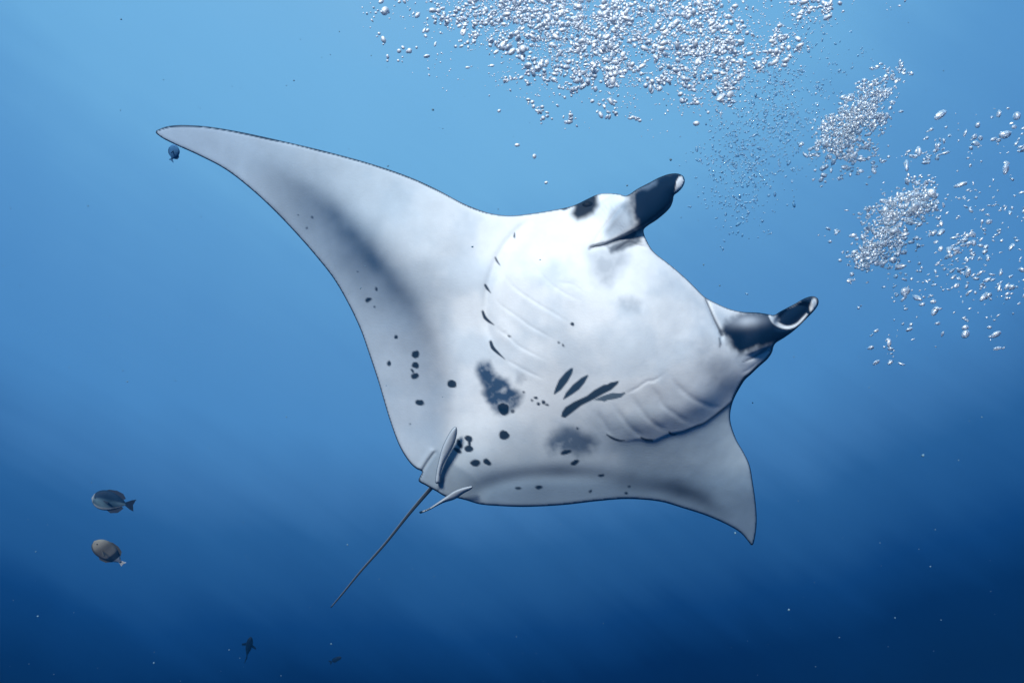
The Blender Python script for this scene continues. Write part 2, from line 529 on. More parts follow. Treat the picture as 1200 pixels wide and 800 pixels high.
# --- pigment of the underside, with some shade, sheen and haze painted in
def mixc(col, c, k):
    k = np.clip(k, 0, 1)[:, None]
    return col * (1 - k) + np.array(c) * k

INK = (0.004, 0.020, 0.042)
GREY = (0.024, 0.066, 0.132)
col = np.tile(np.array([0.80, 0.82, 0.84]), (len(u), 1))
# faint grey mottling and greyer wings
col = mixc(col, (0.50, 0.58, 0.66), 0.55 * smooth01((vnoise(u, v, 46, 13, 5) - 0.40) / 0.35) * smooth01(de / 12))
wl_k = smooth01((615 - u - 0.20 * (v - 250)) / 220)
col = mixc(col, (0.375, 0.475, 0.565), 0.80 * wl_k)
col = mixc(col, (0.27, 0.37, 0.50), 0.60 * smooth01((440 - u) / 230))  # haze painted in: wing turns bluer and darker towards its tip
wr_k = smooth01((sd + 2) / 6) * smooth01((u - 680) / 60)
hind_shade = smooth01((v + 0.10 * (u - 520) - 470) / 110) * smooth01((u - 440) / 60)  # shade of the down-turned hind belly, painted into the colour
col = mixc(col, (0.375, 0.475, 0.55), np.maximum(0.85 * wr_k * (v > 440), 0.70 * hind_shade))
col = mixc(col, (0.27, 0.37, 0.47), 0.80 * smooth01((v - 535) / 35) * smooth01((u - 540) / 40))  # hind end darkened further by the same painted shade
# dusky band of the left wing
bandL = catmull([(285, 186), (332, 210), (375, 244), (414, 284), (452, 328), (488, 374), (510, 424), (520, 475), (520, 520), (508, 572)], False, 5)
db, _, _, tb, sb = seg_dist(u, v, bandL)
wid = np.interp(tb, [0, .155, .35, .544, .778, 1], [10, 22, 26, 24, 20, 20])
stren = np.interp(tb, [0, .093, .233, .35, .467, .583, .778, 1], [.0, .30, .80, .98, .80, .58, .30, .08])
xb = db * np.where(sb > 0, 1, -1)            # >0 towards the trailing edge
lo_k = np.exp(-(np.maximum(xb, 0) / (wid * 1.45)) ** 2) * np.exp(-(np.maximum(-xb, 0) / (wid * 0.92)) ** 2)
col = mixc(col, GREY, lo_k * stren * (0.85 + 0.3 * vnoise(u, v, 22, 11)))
trail_k = smooth01((xb + 8) / 26) * smooth01((575 - v) / 60) * (u < 560)
col = mixc(col, (0.27, 0.35, 0.45), 0.45 * trail_k * smooth01(tb / 0.3))
# dusky patch of the right wing, then shade of the hind fold painted into the colour
bandR = catmull([(715, 566), (755, 567), (790, 572), (820, 582), (846, 600)], False, 5)
dr, _, _, tr_, sr = seg_dist(u, v, bandR)
stR = np.interp(tr_, [0, .3, .55, .8, 1], [.1, .55, .9, .7, .15])
col = mixc(col, (0.04, 0.06, 0.09), np.exp(-(dr / np.interp(tr_, [0, .5, 1], [8, 12, 10])) ** 2) * stR)
fold_shade = catmull([(548, 582), (580, 565), (630, 556), (690, 555), (740, 560)], False, 5)
df_ = seg_dist(u, v, fold_shade)[0]
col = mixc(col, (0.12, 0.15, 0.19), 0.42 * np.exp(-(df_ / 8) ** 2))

col = mixc(col, (0.24, 0.31, 0.38), 0.62 * poly_mask(u, v, [(512, 527), (504, 537), (494, 554), (488, 564), (523, 586), (548, 586), (566, 572), (552, 556), (534, 545), (524, 535)], 7))  # grey shade between the pelvic fins, painted onto the tail base
# smudges
def smudge(poly, k, scale, seed, soft=14, c=GREY):
    global col
    m = poly_mask(u + 10 * (vnoise(u, v, 14, seed) - .5), v + 10 * (vnoise(u, v, 14, seed + 1) - .5), poly, soft)
    n = vnoise(u + 0.5 * v, v - 0.3 * u, scale, seed + 2)
    col = mixc(col, c, m * k * np.clip(0.3 + 1.35 * n, 0, 1))

smudge([(561, 427), (573, 425), (583, 438), (594, 443), (601, 452), (610, 463), (611, 473), (602, 483), (594, 486), (581, 484), (570, 470), (564, 448), (558, 437)], 0.98, 9, 21, 12)
smudge([(646, 508), (662, 500), (676, 503), (690, 508), (699, 520), (694, 532), (680, 535), (664, 530), (650, 530), (642, 520)], 0.85, 9, 27, 18)
smudge([(690, 296), (712, 290), (735, 288), (738, 300), (728, 318), (714, 336), (700, 334), (694, 316)], 0.42, 14, 33, 22)
smudge([(728, 350), (742, 346), (752, 354), (746, 366), (732, 368), (724, 360)], 0.28, 8, 37, 12)
smudge([(806, 400), (828, 392), (846, 400), (852, 424), (838, 436), (816, 430)], 0.30, 10, 41, 24)
smudge([(836, 430), (856, 424), (868, 440), (850, 456), (830, 452)], 0.22, 8, 47, 18)
smudge([(606, 436), (614, 438), (617, 446), (611, 452), (605, 446)], 0.30, 6, 51, 6)

SPOTS = [
    (603, 275.6, 1.3, 3.2, 5), (671, 379.8, 2.4, 2.0, 30), (654.8, 401, 1.6, 1.3, 20), (660.6, 404.6, 1.3, 2.0, -30), (596.5, 394, 1.8, 1.1, 40),
    (590, 479, 6.0, 7.6, -25), (614, 458.8, 1.9, 1.5, 0), (628, 466, 2.2, 1.4, 40), (623.5, 469, 1.9, 1.5, 0), (631, 472.5, 2.2, 1.8, 0), (636.5, 470.5, 2.6, 1.8, 50), (641, 474, 2.6, 1.2, 20), (601, 482, 2.0, 2.0, 0),
    (663.4, 529.6, 6.3, 2.6, -15), (673.7, 541.6, 5.4, 2.5, -27), (704.3, 556.4, 4.2, 1.7, -3), (691.8, 575, 2.6, 1.5, -30), (737.6, 570, 1.9, 1.5, 0), (734, 578, 2.2, 1.6, 0), (676.4, 501.7, 1.6, 1.5, 0),
    (590.7, 509.8, 6.4, 5.6, 25), (549.3, 513.6, 4.8, 3.9, 30), (549.3, 525.8, 5.4, 4.2, 20), (549.5, 519.5, 1.8, 3.0, 0), (556.8, 542.2, 6.2, 4.3, 8), (570.8, 541.2, 5.2, 3.5, 22), (538.5, 519.5, 2.8, 6.0, -28), (536.5, 527.5, 5.2, 2.6, 30),
    (607, 571.8, 3.4, 1.7, 3), (632, 571, 4.2, 2.1, 0),
    (366, 254.7, 1.5, 1.5, 0), (359, 267.5, 1.3, 1.3, 0), (349.5, 252, 1.0, 1.0, 0), (440.6, 338.4, 1.5, 2.2, -20), (431.8, 351.6, 3.6, 2.2, -15), (438.5, 360, 1.5, 1.3, 0), (463.9, 394.5, 2.3, 2.4, 0),
    (487, 415, 4.6, 4.3, 0), (486.5, 427.9, 4.2, 3.6, 20), (486, 440.5, 4.8, 3.9, 0), (482.8, 434, 1.4, 2.4, -30), (455.8, 425.8, 2.6, 3.4, 0), (529.7, 449.8, 5.4, 4.6, 30), (491.5, 471.7, 5.6, 3.4, 18),
    (480.5, 497, 1.0, 1.0, 0), (419, 318, 1.0, 1.0, 0),
]
wob_u, wob_v = u + 2.2 * (vnoise(u, v, 5, 61, 2) - .5), v + 2.2 * (vnoise(u, v, 5, 63, 2) - .5)
for s in SPOTS:
    near = (np.abs(u - s[0]) < 14) & (np.abs(v - s[1]) < 14)
    k = np.zeros_like(u)
    k[near] = ell_mask(wob_u[near], wob_v[near], *s) * (0.97 if max(s[2:4]) > 2.1 else 0.8)
    col = mixc(col, INK, k)
k7 = lambda pts, s=8.0, ox=640, oy=420: [(ox + x_ / s, oy + y_ / s) for x_, y_ in pts]
LEAVES = [
    (k7([(70, 335), (85, 280), (120, 200), (180, 130), (230, 90), (255, 90), (245, 140), (200, 220), (140, 295), (75, 340)]), (0.008, 0.040, 0.078), .97),
    (k7([(158, 380), (185, 320), (250, 245), (330, 180), (390, 150), (395, 165), (360, 230), (310, 290), (240, 340), (165, 385)]), (0.008, 0.040, 0.078), .97),
    (k7([(440, 390), (540, 345), (620, 320), (690, 325), (740, 315), (745, 325), (700, 365), (640, 380), (575, 390), (545, 405), (520, 395)]), (0.04, 0.085, 0.13), .9),
    (k7([(140, 545), (150, 500), (180, 455), (260, 405), (380, 350), (450, 295), (540, 245), (570, 243), (600, 225), (685, 207), (670, 240), (610, 295), (540, 330), (440, 385), (330, 440), (240, 510), (180, 555)]), (0.006, 0.030, 0.060), .97),
]
for poly, c, k in LEAVES:
    col = mixc(col, c, k * poly_mask(u, v, poly, 1.4))


def stroke(poly, widths, c, k, soft=0.8, rag=0.0):
    global col
    p = catmull(poly, False, 5)
    d, _, _, t, _ = seg_dist(u, v, p)
    w = np.interp(t, np.linspace(0, 1, len(widths)), widths)
    if rag:
        d = d + rag * (vnoise(u, v, 8, 71) - 0.5)
    col = mixc(col, c, k * smooth01((w - d) / (2 * soft) + 0.5))

stroke([(580.6, 302), (582.5, 306), (586, 311)], [1.0, 1.2, .4], INK, .9)
stroke([(568.6, 334), (571, 338), (575, 343)], [1.4, 1.6, .4], INK, .95)
stroke([(565.6, 365), (568.4, 372), (573, 376.5), (579, 380.5)], [1.4, 2.0, 1.5, .4], INK, .97)
stroke([(575, 400.6), (577.3, 407), (583, 413), (591.5, 420.5)], [1.8, 2.2, 1.6, .3], INK, .97)
stroke([(711, 509), (718, 513.3), (726, 516), (732, 516)], [.7, 1.4, 1.3, .4], INK, .95)
stroke([(751.5, 512.8), (757, 515.2), (764, 515.8)], [1.2, 1.5, 1.4], INK, .95)
stroke([(784.5, 506.5), (787, 508.6), (791, 509)], [1.2, 1.4, .8], INK, .95)
stroke([(788, 509), (800, 505.5), (816, 499), (825, 495.6), (835, 488.8), (845, 481), (854, 473.6), (859, 468.6)], [.6, .7, 1.0, .9, 1.0, 1.3, 1.0, .8], INK, .85)
# eye patch and head marks
col = mixc(col, (0.004, 0.012, 0.024), 0.98 * poly_mask(u + 4 * (vnoise(u, v, 8, 111) - .5), v, [(674, 238), (683, 233), (693, 226), (700, 230), (700.5, 242), (695, 250), (686, 255), (677, 258), (669, 251)], 9))
stroke([(655, 244.5), (661, 244.5), (668, 243)], [.8, 2.2, .8], INK, .9)
stroke([(690, 292), (697, 289), (708, 287), (718, 283.5), (728, 279.5), (742, 273)], [.4, 1.0, 1.3, 2, 3, 4], (0.05, 0.07, 0.10), .8, 1.6, 2)  # shade in the creases under the fin, painted as dark line and fill
col = mixc(col, (0.07, 0.09, 0.12), 0.85 * poly_mask(wob_u, wob_v, [(712, 289), (728, 282), (742, 275), (750, 277), (752, 284), (742, 288), (730, 293), (716, 297)], 6))
# left cephalic fin: dark towards its end, white tip
col = mixc(col, (0.22, 0.28, 0.35), 0.72 * poly_mask(wob_u, wob_v, [(718, 245), (733, 236), (742, 252), (743, 265), (730, 276), (714, 282), (708, 272)], 12))
col = mixc(col, (0.003, 0.014, 0.034), poly_mask(u + 9 * (vnoise(u, v, 9, 81) - .5), v + 9 * (vnoise(u, v, 9, 83) - .5),
           [(735, 226), (734, 242), (741, 252), (745, 264), (741, 275), (752, 274), (800, 246), (820, 215), (800, 195), (770, 200)], 16) * np.clip(0.72 + 0.5 * vnoise(u, v, 10, 85) + smooth01((u - 742) / 14), 0, 1))
col = mixc(col, (0.22, 0.30, 0.40), 0.45 * poly_mask(wob_u, wob_v, [(748, 222), (760, 215), (771, 210), (768, 217), (757, 222)], 7))  # bluish highlight on the convex upper edge, painted in
col = mixc(col, (0.86, 0.87, 0.88), poly_mask(u, v, [(799.5, 206.5), (802, 211), (800, 218), (795.5, 222), (790.7, 225.5), (791.8, 219), (792.6, 213), (795.5, 207.5)], 1.4))
# right cephalic fin
DRK = [(844, 390), (852, 396), (858, 410), (866, 416), (880, 412), (905, 406), (925, 400), (965, 365), (965, 345), (945, 343), (925, 352), (900, 362), (880, 362), (862, 372), (850, 378)]
col = mixc(col, (0.003, 0.014, 0.034), poly_mask(u + 8 * (vnoise(u, v, 9, 91) - .5), v + 14 * (vnoise(u, v, 12, 93) - .5), DRK, 12))
col = mixc(col, (0.40, 0.44, 0.50), 0.85 * gauss(u, v, 872, 376, 15, 5.0, -4))  # sheen on top of the fin, painted as a lighter patch
stroke([(902.5, 370.5), (908, 377.5), (916, 382), (924, 383.5), (934, 380), (941, 373), (945.5, 368)], [1.6, 2.6, 2.2, 1.7, 1.3, 1.2, .8], (0.72, 0.75, 0.78), .92, 1.0)
col = mixc(col, (0.35, 0.4, 0.46), 0.8 * ell_mask(u, v, 908, 373.5, 5, 4, 20, 2))
col = mixc(col, (0.80, 0.82, 0.83), ell_mask(wob_u, wob_v, 953, 357, 3.8, 7.6, 20, 1.0))
stroke([(921, 362), (930, 358), (938, 354)], [.5, 1.0, .5], (0.5, 0.55, 0.6), .5)
stroke([(826, 349), (831, 360), (837, 374), (842, 384), (846, 392)], [.7, .9, 1.1, 1.4, 1.8], (0.04, 0.05, 0.07), .8)  # shade of the lip and fin creases, painted along their grooves
stroke([(843, 396), (844, 403), (843, 407)], [.8, 1.5, .6], (0.04, 0.05, 0.07), .7)
stroke([(870, 424), (880, 420), (890, 414), (902, 405)], [.4, 1.0, 1.4, 1.5], (0.06, 0.08, 0.10), .7)
# dark upper side wraps round the rim, broad on leading edges
seg = tt * len(outline)
ri = tt * len(OUT)
rimw = np.interp(ri, [0, 3, 9, 13, 16, 20, 23, 25, 26, 44, 50, 53, 60, 69, 72, 75, 82, 86, 88, 98, 103, 108, 118, 130, 134, 136],
                 [1.8, 2.6, 2.2, 1.9, 1.3, 1.2, .3, .2, .6, 1.0, 1.3, 1.0, 1.2, 2.6, 3.4, 1.8, 1.5, 1.3, 1.2, 1.3, 2.0, 1.3, 1.0, .4, .5, 1.4])
rimw = rimw * (0.75 + 0.5 * vnoise(u, v, 38, 101, 2))
col = mixc(col, INK, np.where((ri > 86) & (ri < 98), 0.7, 0.95) * smooth01((rimw - de) / 1.0 + 0.35))

back_col = np.tile(np.array([0.022, 0.027, 0.034]), (len(inner), 1))
allcol = np.concatenate([col, back_col])

manta = bpy.data.objects.new("manta_ray", None)
scene.collection.objects.link(manta)
manta.empty_display_size = 0.3
manta.matrix_world = Matrix.Translation(CAM_LOC) @ CAM_ROT @ Matrix.Translation(Vector(MANTA_C))
manta["label"] = "large manta ray gliding with its white spotted belly, gill folds and dark head fins showing"
manta["category"] = "manta ray"
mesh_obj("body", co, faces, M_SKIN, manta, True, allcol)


def tube(name, pts, radii, mat, parent, color_fn, n=10, offset=None):
    pts = np.array(pts, float)
    m = len(pts)
    vs_, fs, cs = [], [], []
    for i in range(m):
        t = pts[min(i + 1, m - 1)] - pts[max(i - 1, 0)]
        t /= np.linalg.norm(t)
        a = np.cross(t, [0.2, 0.1, 1.0]); a /= np.linalg.norm(a)
        b = np.cross(t, a)
        for k in range(n):
            th = 2 * math.pi * k / n
            vs_.append(pts[i] + radii[i] * (math.cos(th) * a + math.sin(th) * b))
            cs.append(color_fn(i / (m - 1), th))
    for i in range(m - 1):
        for k in range(n):
            fs.append((i * n + k, i * n + (k + 1) % n, (i + 1) * n + (k + 1) % n, (i + 1) * n + k))
    fs.append(tuple(range(n))[::-1]); fs.append(tuple(range((m - 1) * n, m * n)))
    return mesh_obj(name, np.array(vs_), fs, mat, parent, True, np.array(cs))


tp = catmull([(514, 562), (504, 573), (480, 601), (452, 636), (422, 670), (400, 697), (388, 711)], False, 6)
td = np.linspace(D0 + 0.34, D0 + 0.75, len(tp))
tail_pts = np.stack([cam_pt(np.float64(a[0]), np.float64(a[1]), d) for a, d in zip(tp, td)]) - MANTA_C
tail_r = np.interp(np.linspace(0, 1, len(tp)), [0, .1, .4, 1], [0.018, 0.0105, 0.0068, 0.0032])
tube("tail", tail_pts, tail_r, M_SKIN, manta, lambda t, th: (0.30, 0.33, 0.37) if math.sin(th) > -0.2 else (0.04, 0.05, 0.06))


def small_fin(name, poly, dist_fn, thick, parent, color_fn, step_=0.8, wr=5.0):
    o_ = catmull(poly, True, 5)
    fu, fv, fd, fq, frim, _ = outline_sheet(o_, step_)
    xx = np.clip(fd / wr, 0, 1)
    prof = np.sqrt(np.maximum(1 - (1 - xx) ** 2, 0))
    dd = dist_fn(fu, fv)
    fr = cam_pt(fu, fv, dd - thick * prof) - MANTA_C
    bk = cam_pt(fu, fv, dd + thick * prof) - MANTA_C
    c_, f_, inn = closed_sheet(fr, bk, fq, frim)
    fc = color_fn(fu, fv, fd)
    return mesh_obj(name, c_, f_, M_SKIN, parent, True, np.concatenate([fc, np.tile([0.05, 0.06, 0.07], (len(inn), 1))]))


k8 = lambda pts: [(480 + x_ / 6.667, 490 + y_ / 6.667) for x_, y_ in pts]
def fin_col(fu, fv, fd):
    c = np.tile(np.array([0.52, 0.58, 0.64]), (len(fu), 1))
    return mixc(c, INK, 0.85 * smooth01((0.9 - fd) / 0.8 + 0.3))
small_fin("pelvic_fin", k8([(360, 62), (372, 90), (356, 180), (318, 262), (270, 350), (246, 420), (236, 505), (203, 505), (208, 420), (222, 350), (250, 240), (290, 150), (330, 85)]),
          lambda a, b: D0 + 0.10 + 0.14 * (b - 500) / 65, 0.018, manta, fin_col)
small_fin("pelvic_fin", k8([(500, 528), (482, 552), (425, 584), (350, 632), (262, 660), (140, 722), (70, 745), (75, 730), (140, 706), (205, 664), (280, 612), (350, 565), (430, 536)]),
          lambda a, b: D0 + 0.19 + 0.10 * (b - 570) / 30, 0.014, manta,
          lambda a, b, c_: mixc(fin_col(a, b, c_), INK, smooth01((497 - a) / 3)), 0.7, 4.0)
# eye
M_EYE = plain_mat("eye_dark", (0.006, 0.012, 0.02), 0.6, 0.1)


def ico(sub):
    import bmesh
    bm = bmesh.new()
    bmesh.ops.create_icosphere(bm, subdivisions=sub, radius=1)
    vv = np.array([x_.co[:] for x_ in bm.verts])
    ff = np.array([[q_.index for q_ in f.verts] for f in bm.faces])
    bm.free()
    return vv, ff


iv, if_ = ico(3)
ep = cam_pt(np.float64(689), np.float64(241), np.float64(D0 + 0.155)) - MANTA_C
mesh_obj("eye", iv * np.array([0.026, 0.020, 0.020]) + ep, if_, M_EYE, manta)


# ------------------------------------------------------------------ fish
def fish(name, label, u0, v0, u1, v1, dist, depth_ratio, thick_ratio, color_fn, group=None, yaw=0.0, fins=True, tail_len=0.2, tail_h=0.3, mat=M_FISH, top=False, finc=(0.03, 0.04, 0.06)):
    """A fish whose snout is at (u0,v0) and whose tail ends at (u1,v1)."""
    a, b = np.array(world_pt(u0, v0, dist)), np.array(world_pt(u1, v1, dist + yaw))
    L = np.linalg.norm(b - a)
    X = (b - a) / L
    camz = np.array(CAM_ROT.to_3x3() @ Vector((0, 0, 1)))
    S = camz - X * camz.dot(X); S /= np.linalg.norm(S)          # side that faces the camera
    Up = np.cross(S, X)
    if Up.dot(np.array(CAM_ROT.to_3x3() @ Vector((0, 1, 0)))) < 0:
        Up = -Up
    if top:
        S, Up = Up, S
    root = bpy.data.objects.new(name, None)
    scene.collection.objects.link(root)
    R = Matrix((Vector(X), Vector(S), Vector(Up))).transposed()
    if R.determinant() < 0:
        R = Matrix((Vector(X), Vector(-S), Vector(Up))).transposed()
    root.matrix_world = Matrix.Translation(Vector(a)) @ R.to_4x4()
    root["label"], root["category"] = label, "fish"
    if group:
        root["group"] = group
    bl = 1 - tail_len
    n, m = 20, 26
    vs_, fs, cs = [], [], []
    for i in range(m):
        t = i / (m - 1)
        prof = (math.sin(math.pi * t ** 0.72) ** 0.75) if 0 < t < 1 else 0
        hh = max(0.5 * depth_ratio * prof, 0.07 * t * depth_ratio + 0.004)
        ww = max(0.5 * thick_ratio * prof ** 1.1, 0.012 + 0.01 * (1 - t))
        for k in range(n):
            th = 2 * math.pi * k / n
            x_, y_, z_ = t * bl * L, ww * L * math.cos(th), hh * L * math.sin(th)
            vs_.append((x_, y_, z_)); cs.append(color_fn(t, math.sin(th)))
    for i in range(m - 1):
        for k in range(n):
            fs.append((i * n + k, i * n + (k + 1) % n, (i + 1) * n + (k + 1) % n, (i + 1) * n + k))
    fs.append(tuple(range(n))[::-1]); fs.append(tuple(range((m - 1) * n, m * n)))
    mesh_obj("body", np.array(vs_), fs, mat, root, True, np.array(cs))

    def blade(nm, pts, th, c, plane='xz'):
        p = np.array(pts) * L
        k = len(p)
        z = np.zeros(k)
        th *= L
        A = np.stack([p[:, 0], z - th, p[:, 1]], 1) if plane == 'xz' else np.stack([p[:, 0], p[:, 1], z - th], 1)
        B = np.stack([p[:, 0], z + th, p[:, 1]], 1) if plane == 'xz' else np.stack([p[:, 0], p[:, 1], z + th], 1)
        f = [tuple(range(k)), tuple(range(2 * k - 1, k - 1, -1))] + [(i, k + i, k + (i + 1) % k, (i + 1) % k) for i in range(k)]
        return mesh_obj(nm, np.concatenate([A, B]), f, mat, root, False, np.tile(c, (2 * k, 1)))

    hb = 0.07 * depth_ratio
    blade("tail_fin", [(bl - 0.03, hb), (bl + tail_len * .5, tail_h * .38), (1.0, tail_h * .5), (bl + tail_len * .78, 0), (1.0, -tail_h * .5), (bl + tail_len * .5, -tail_h * .38), (bl - 0.03, -hb)], 0.006, color_fn(1.1, 0))
    if fins:
        dr_ = depth_ratio * 0.5
        blade("dorsal_fin", [(0.22, dr_ * .86), (0.34, dr_ * 1.10), (0.52, dr_ * 1.13), (0.68, dr_ * .92), (0.76, dr_ * .50), (0.70, dr_ * .3), (0.5, dr_ * .6), (0.3, dr_ * .6)], 0.006, finc)
        blade("anal_fin", [(0.38, -dr_ * .9), (0.5, -dr_ * 1.16), (0.66, -dr_ * 1.0), (0.76, -dr_ * .5), (0.70, -dr_ * .3), (0.5, -dr_ * .6)], 0.006, finc)
    blade("pectoral_fin", [(0.24, 0.03), (0.36, thick_ratio * .9 + .05), (0.43, thick_ratio * .8 + .06), (0.36, 0.03)], 0.005, finc, 'xy')
    blade("pectoral_fin", [(0.24, -0.03), (0.36, -thick_ratio * .9 - .05), (0.43, -thick_ratio * .8 - .06), (0.36, -0.03)], 0.005, finc, 'xy')
    for sgn in (-1, 1):
        mesh_obj("eye", iv * 0.016 * L + np.array([0.09 * L, sgn * 0.30 * thick_ratio * L, 0.06 * depth_ratio * L]), if_, M_EYE, root)
    return root


def c_surgeon(t, s):
    if t > 1:
        return (0.012, 0.02, 0.035)
    if s < -0.62 and t > 0.1:
        return (0.30, 0.34, 0.38) if s > -0.9 else (0.03, 0.04, 0.06)
    if t < 0.08:
        return (0.22, 0.26, 0.30)
    w = 0.5 + 0.5 * math.sin(9 * t + 3 * s)
    if s > 0.25:
        return (0.008 + .006 * w, 0.024 + .012 * w, 0.05 + .02 * w)
    return (0.03 + .06 * w, 0.065 + .09 * w, 0.10 + .10 * w)


def c_band(t, s):
    if t > 0.80:
        return (0.60, 0.62, 0.63)
    if t > 0.60:
        return (0.04, 0.06, 0.08)
    k = 0.75 + 0.25 * math.sin(14 * t)
    return (0.24 * k, 0.23 * k, 0.20 * k) if s > -0.8 else (0.05, 0.055, 0.06)


fish("reef_fish", "dark oval reef fish with pale belly stripe and forked tail, above the tan one", 107.5, 583, 158, 592, 4.2, 0.50, 0.17, c_surgeon, "reef fish below the wing", 0.05)
fish("reef_fish", "oval tan reef fish with dark band and white rear edge, below the darker one", 110, 634, 145, 661, 4.2, 0.50, 0.20, c_band, "reef fish below the wing", 0.10, True, 0.10, 0.16, finc=(0.10, 0.10, 0.09))
fish("reef_fish", "small plain blue fish hovering under the raised wing tip", 206.5, 170.5, 200.5, 189, 3.75, 0.60, 0.22, lambda t, s: (0.07, 0.20, 0.40), None, 0.05, True, 0.14, 0.3, finc=(0.05, 0.12, 0.24))
fish("reef_fish", "dark fish seen from above with spread side fins, deep below the tail", 294, 746, 288, 774, 6.5, 0.20, 0.20, lambda t, s: (0.003, 0.007, 0.014), None, 0.1, False, 0.22, 0.2, top=True, finc=(0.003, 0.007, 0.014))
fish("reef_fish", "tiny slender dark fish deep under the tail tip", 400, 769.5, 386, 776, 7.5, 0.26, 0.18, lambda t, s: (0.004, 0.009, 0.018), None, 0.05, True, 0.2, 0.3, finc=(0.004, 0.009, 0.018))


# ------------------------------------------------------------------ bubbles
M_BUB_W = bubble_material("bubble_froth", 0.96, 0.6)
M_BUB_C = bubble_material("bubble_clear", 0.48, 0.35)


def blob_mesh(name, seed, sub, flat, lump, mat):
    vv, ff = ico(sub)
    r = np.random.default_rng(seed)
    k = np.ones(len(vv))
    for _ in range(6):
        d = r.normal(size=3); d /= np.linalg.norm(d)
        k += lump * r.uniform(-1, 1) * np.sin(2.2 * vv @ d + r.uniform(0, 6))
    vv = vv * k[:, None] * np.array([1, r.uniform(.8, 1), flat])
    me = bpy.data.meshes.new(name)
    me.from_pydata([tuple(x_) for x_ in vv], [], [tuple(map(int, f)) for f in ff])
    me.polygons.foreach_set("use_smooth", np.ones(len(me.polygons), bool))
    me.materials.append(mat)
    return me


SHAPES_W = [blob_mesh("air_bubble", s, 3, f, l, M_BUB_W) for s, (f, l) in enumerate([(.95, .03), (.8, .06), (.65, .1), (.75, .15), (.9, .05), (.55, .12)])]
SHAPES_C = [blob_mesh("air_bubble", 20 + s, 3, f, l, M_BUB_C) for s, (f, l) in enumerate([(.9, .08), (.7, .2), (.5, .25), (.6, .22), (.45, .2), (.8, .15)])]
LOW_V, LOW_F = ico(1)
MID_V, MID_F = ico(2)


def clumps(n, centers, spread, per):
    """n spots gathered in clumps round given (u, v, weight, su, sv, angle)."""
    w = np.array([c[2] for c in centers], float); w /= w.sum()
    out = []
    while len(out) < n:
        c = centers[rng.choice(len(centers), p=w)]
        a, b = rng.normal(0, c[3]), rng.normal(0, c[4])
        ca, sa = math.cos(math.radians(c[5])), math.sin(math.radians(c[5]))
        cu, cv = c[0] + a * ca - b * sa, c[1] + a * sa + b * ca
        for _ in range(1 + rng.poisson(per)):
            out.append((cu + rng.normal(0, spread), cv + rng.normal(0, spread * .8)))
    return np.array(out[:n])


def swarm(name, label, group, spots, sizes, d_lo, d_hi, shapes):
    for (bu, bv), s in zip(spots, sizes):
        d = rng.uniform(d_lo, d_hi)
        o = bpy.data.objects.new(name, shapes[rng.integers(len(shapes))])
        scene.collection.objects.link(o)
        o.location = world_pt(bu, bv, d)
        r = s / F * d
        o.scale = (r * rng.uniform(.9, 1.5), r * rng.uniform(.75, 1.0), r * rng.uniform(.8, 1.1))
        o.rotation_mode = 'QUATERNION'
        o.rotation_quaternion = (CAM_ROT.to_3x3() @ Matrix.Rotation(math.radians(28) + rng.normal(0, .5), 3, 'Z') @ Matrix.Rotation(rng.normal(0, .5), 3, 'X')).to_quaternion()
        o["label"], o["category"], o["group"] = label, "bubble", group


def fine(name, label, spots, sizes, d_lo, d_hi, mat, stretch=1.0, cat="bubbles", lump=.12, VF=None, along=0.0):
    BV, BF = VF or (MID_V, MID_F)
    n = len(spots)
    d = rng.uniform(d_lo, d_hi, n)
    p = cam_pt(spots[:, 0], spots[:, 1], d)
    p = p @ np.array(CAM_ROT.to_3x3()).T
    nv = len(BV)
    sc = (sizes / F * d)[:, None, None]
    jit = 1 + lump * rng.normal(size=(n, nv, 1)) * 0.5
    ax = rng.normal(size=(n, 1, 3)) + along * np.array(CAM_ROT.to_3x3() @ Vector((0.86, 0.5, 0)))
    ax /= np.linalg.norm(ax, axis=2, keepdims=True)
    L = BV[None] * jit
    L = L + ax * (L * ax).sum(2, keepdims=True) * (rng.uniform(0, stretch, (n, 1, 1)))
    co_ = (p[:, None, :] + L * sc).reshape(-1, 3)
    f_ = (BF[None] + (np.arange(n) * nv)[:, None, None]).reshape(-1, 3)
    o = mesh_obj(name, co_, f_, mat)
    o["kind"], o["label"], o["category"] = "stuff", label, cat
    return o


TOP = [(690, 25, 3.0, 95, 30, 8), (620, 15, 1.6, 60, 22, 15), (790, 30, 2.4, 60, 30, 0), (700, 75, 1.3, 60, 18, 18), (830, 78, 0.9, 30, 22, -35),
       (720, -45, 0.8, 130, 30, 0), (565, 40, 0.4, 45, 25, 20), (850, 108, 0.25, 9, 12, 0), (660, 100, 0.35, 45, 18, 10), (910, 55, 0.2, 12, 10, -30), (945, 8, 0.25, 14, 10, 0), (470, 12, 0.06, 22, 9, 0)]
R1 = [(1012, 130, 2.0, 26, 12, -50), (985, 160, 1.2, 22, 12, -40), (1000, 185, .5, 25, 12, -20)]
R2 = [(1050, 245, 1.6, 26, 13, -25), (1035, 285, 1.5, 22, 12, -35), (1075, 235, .6, 20, 10, 0), (1012, 302, .3, 8, 5, -20)]
RS = [(1085, 180, 1.0, 22, 9, -20), (1140, 290, 2.2, 45, 28, -30), (1090, 320, 1.6, 38, 24, -30), (1160, 230, 1.2, 40, 30, -30), (1170, 340, 1.0, 30, 24, -25), (1160, 165, .5, 30, 20, 0), (1050, 330, .7, 22, 25, 0),
      (1240, 280, 1.8, 40, 60, 0), (1130, 375, .4, 40, 22, 0), (1042, 405, .2, 8, 14, 0)]

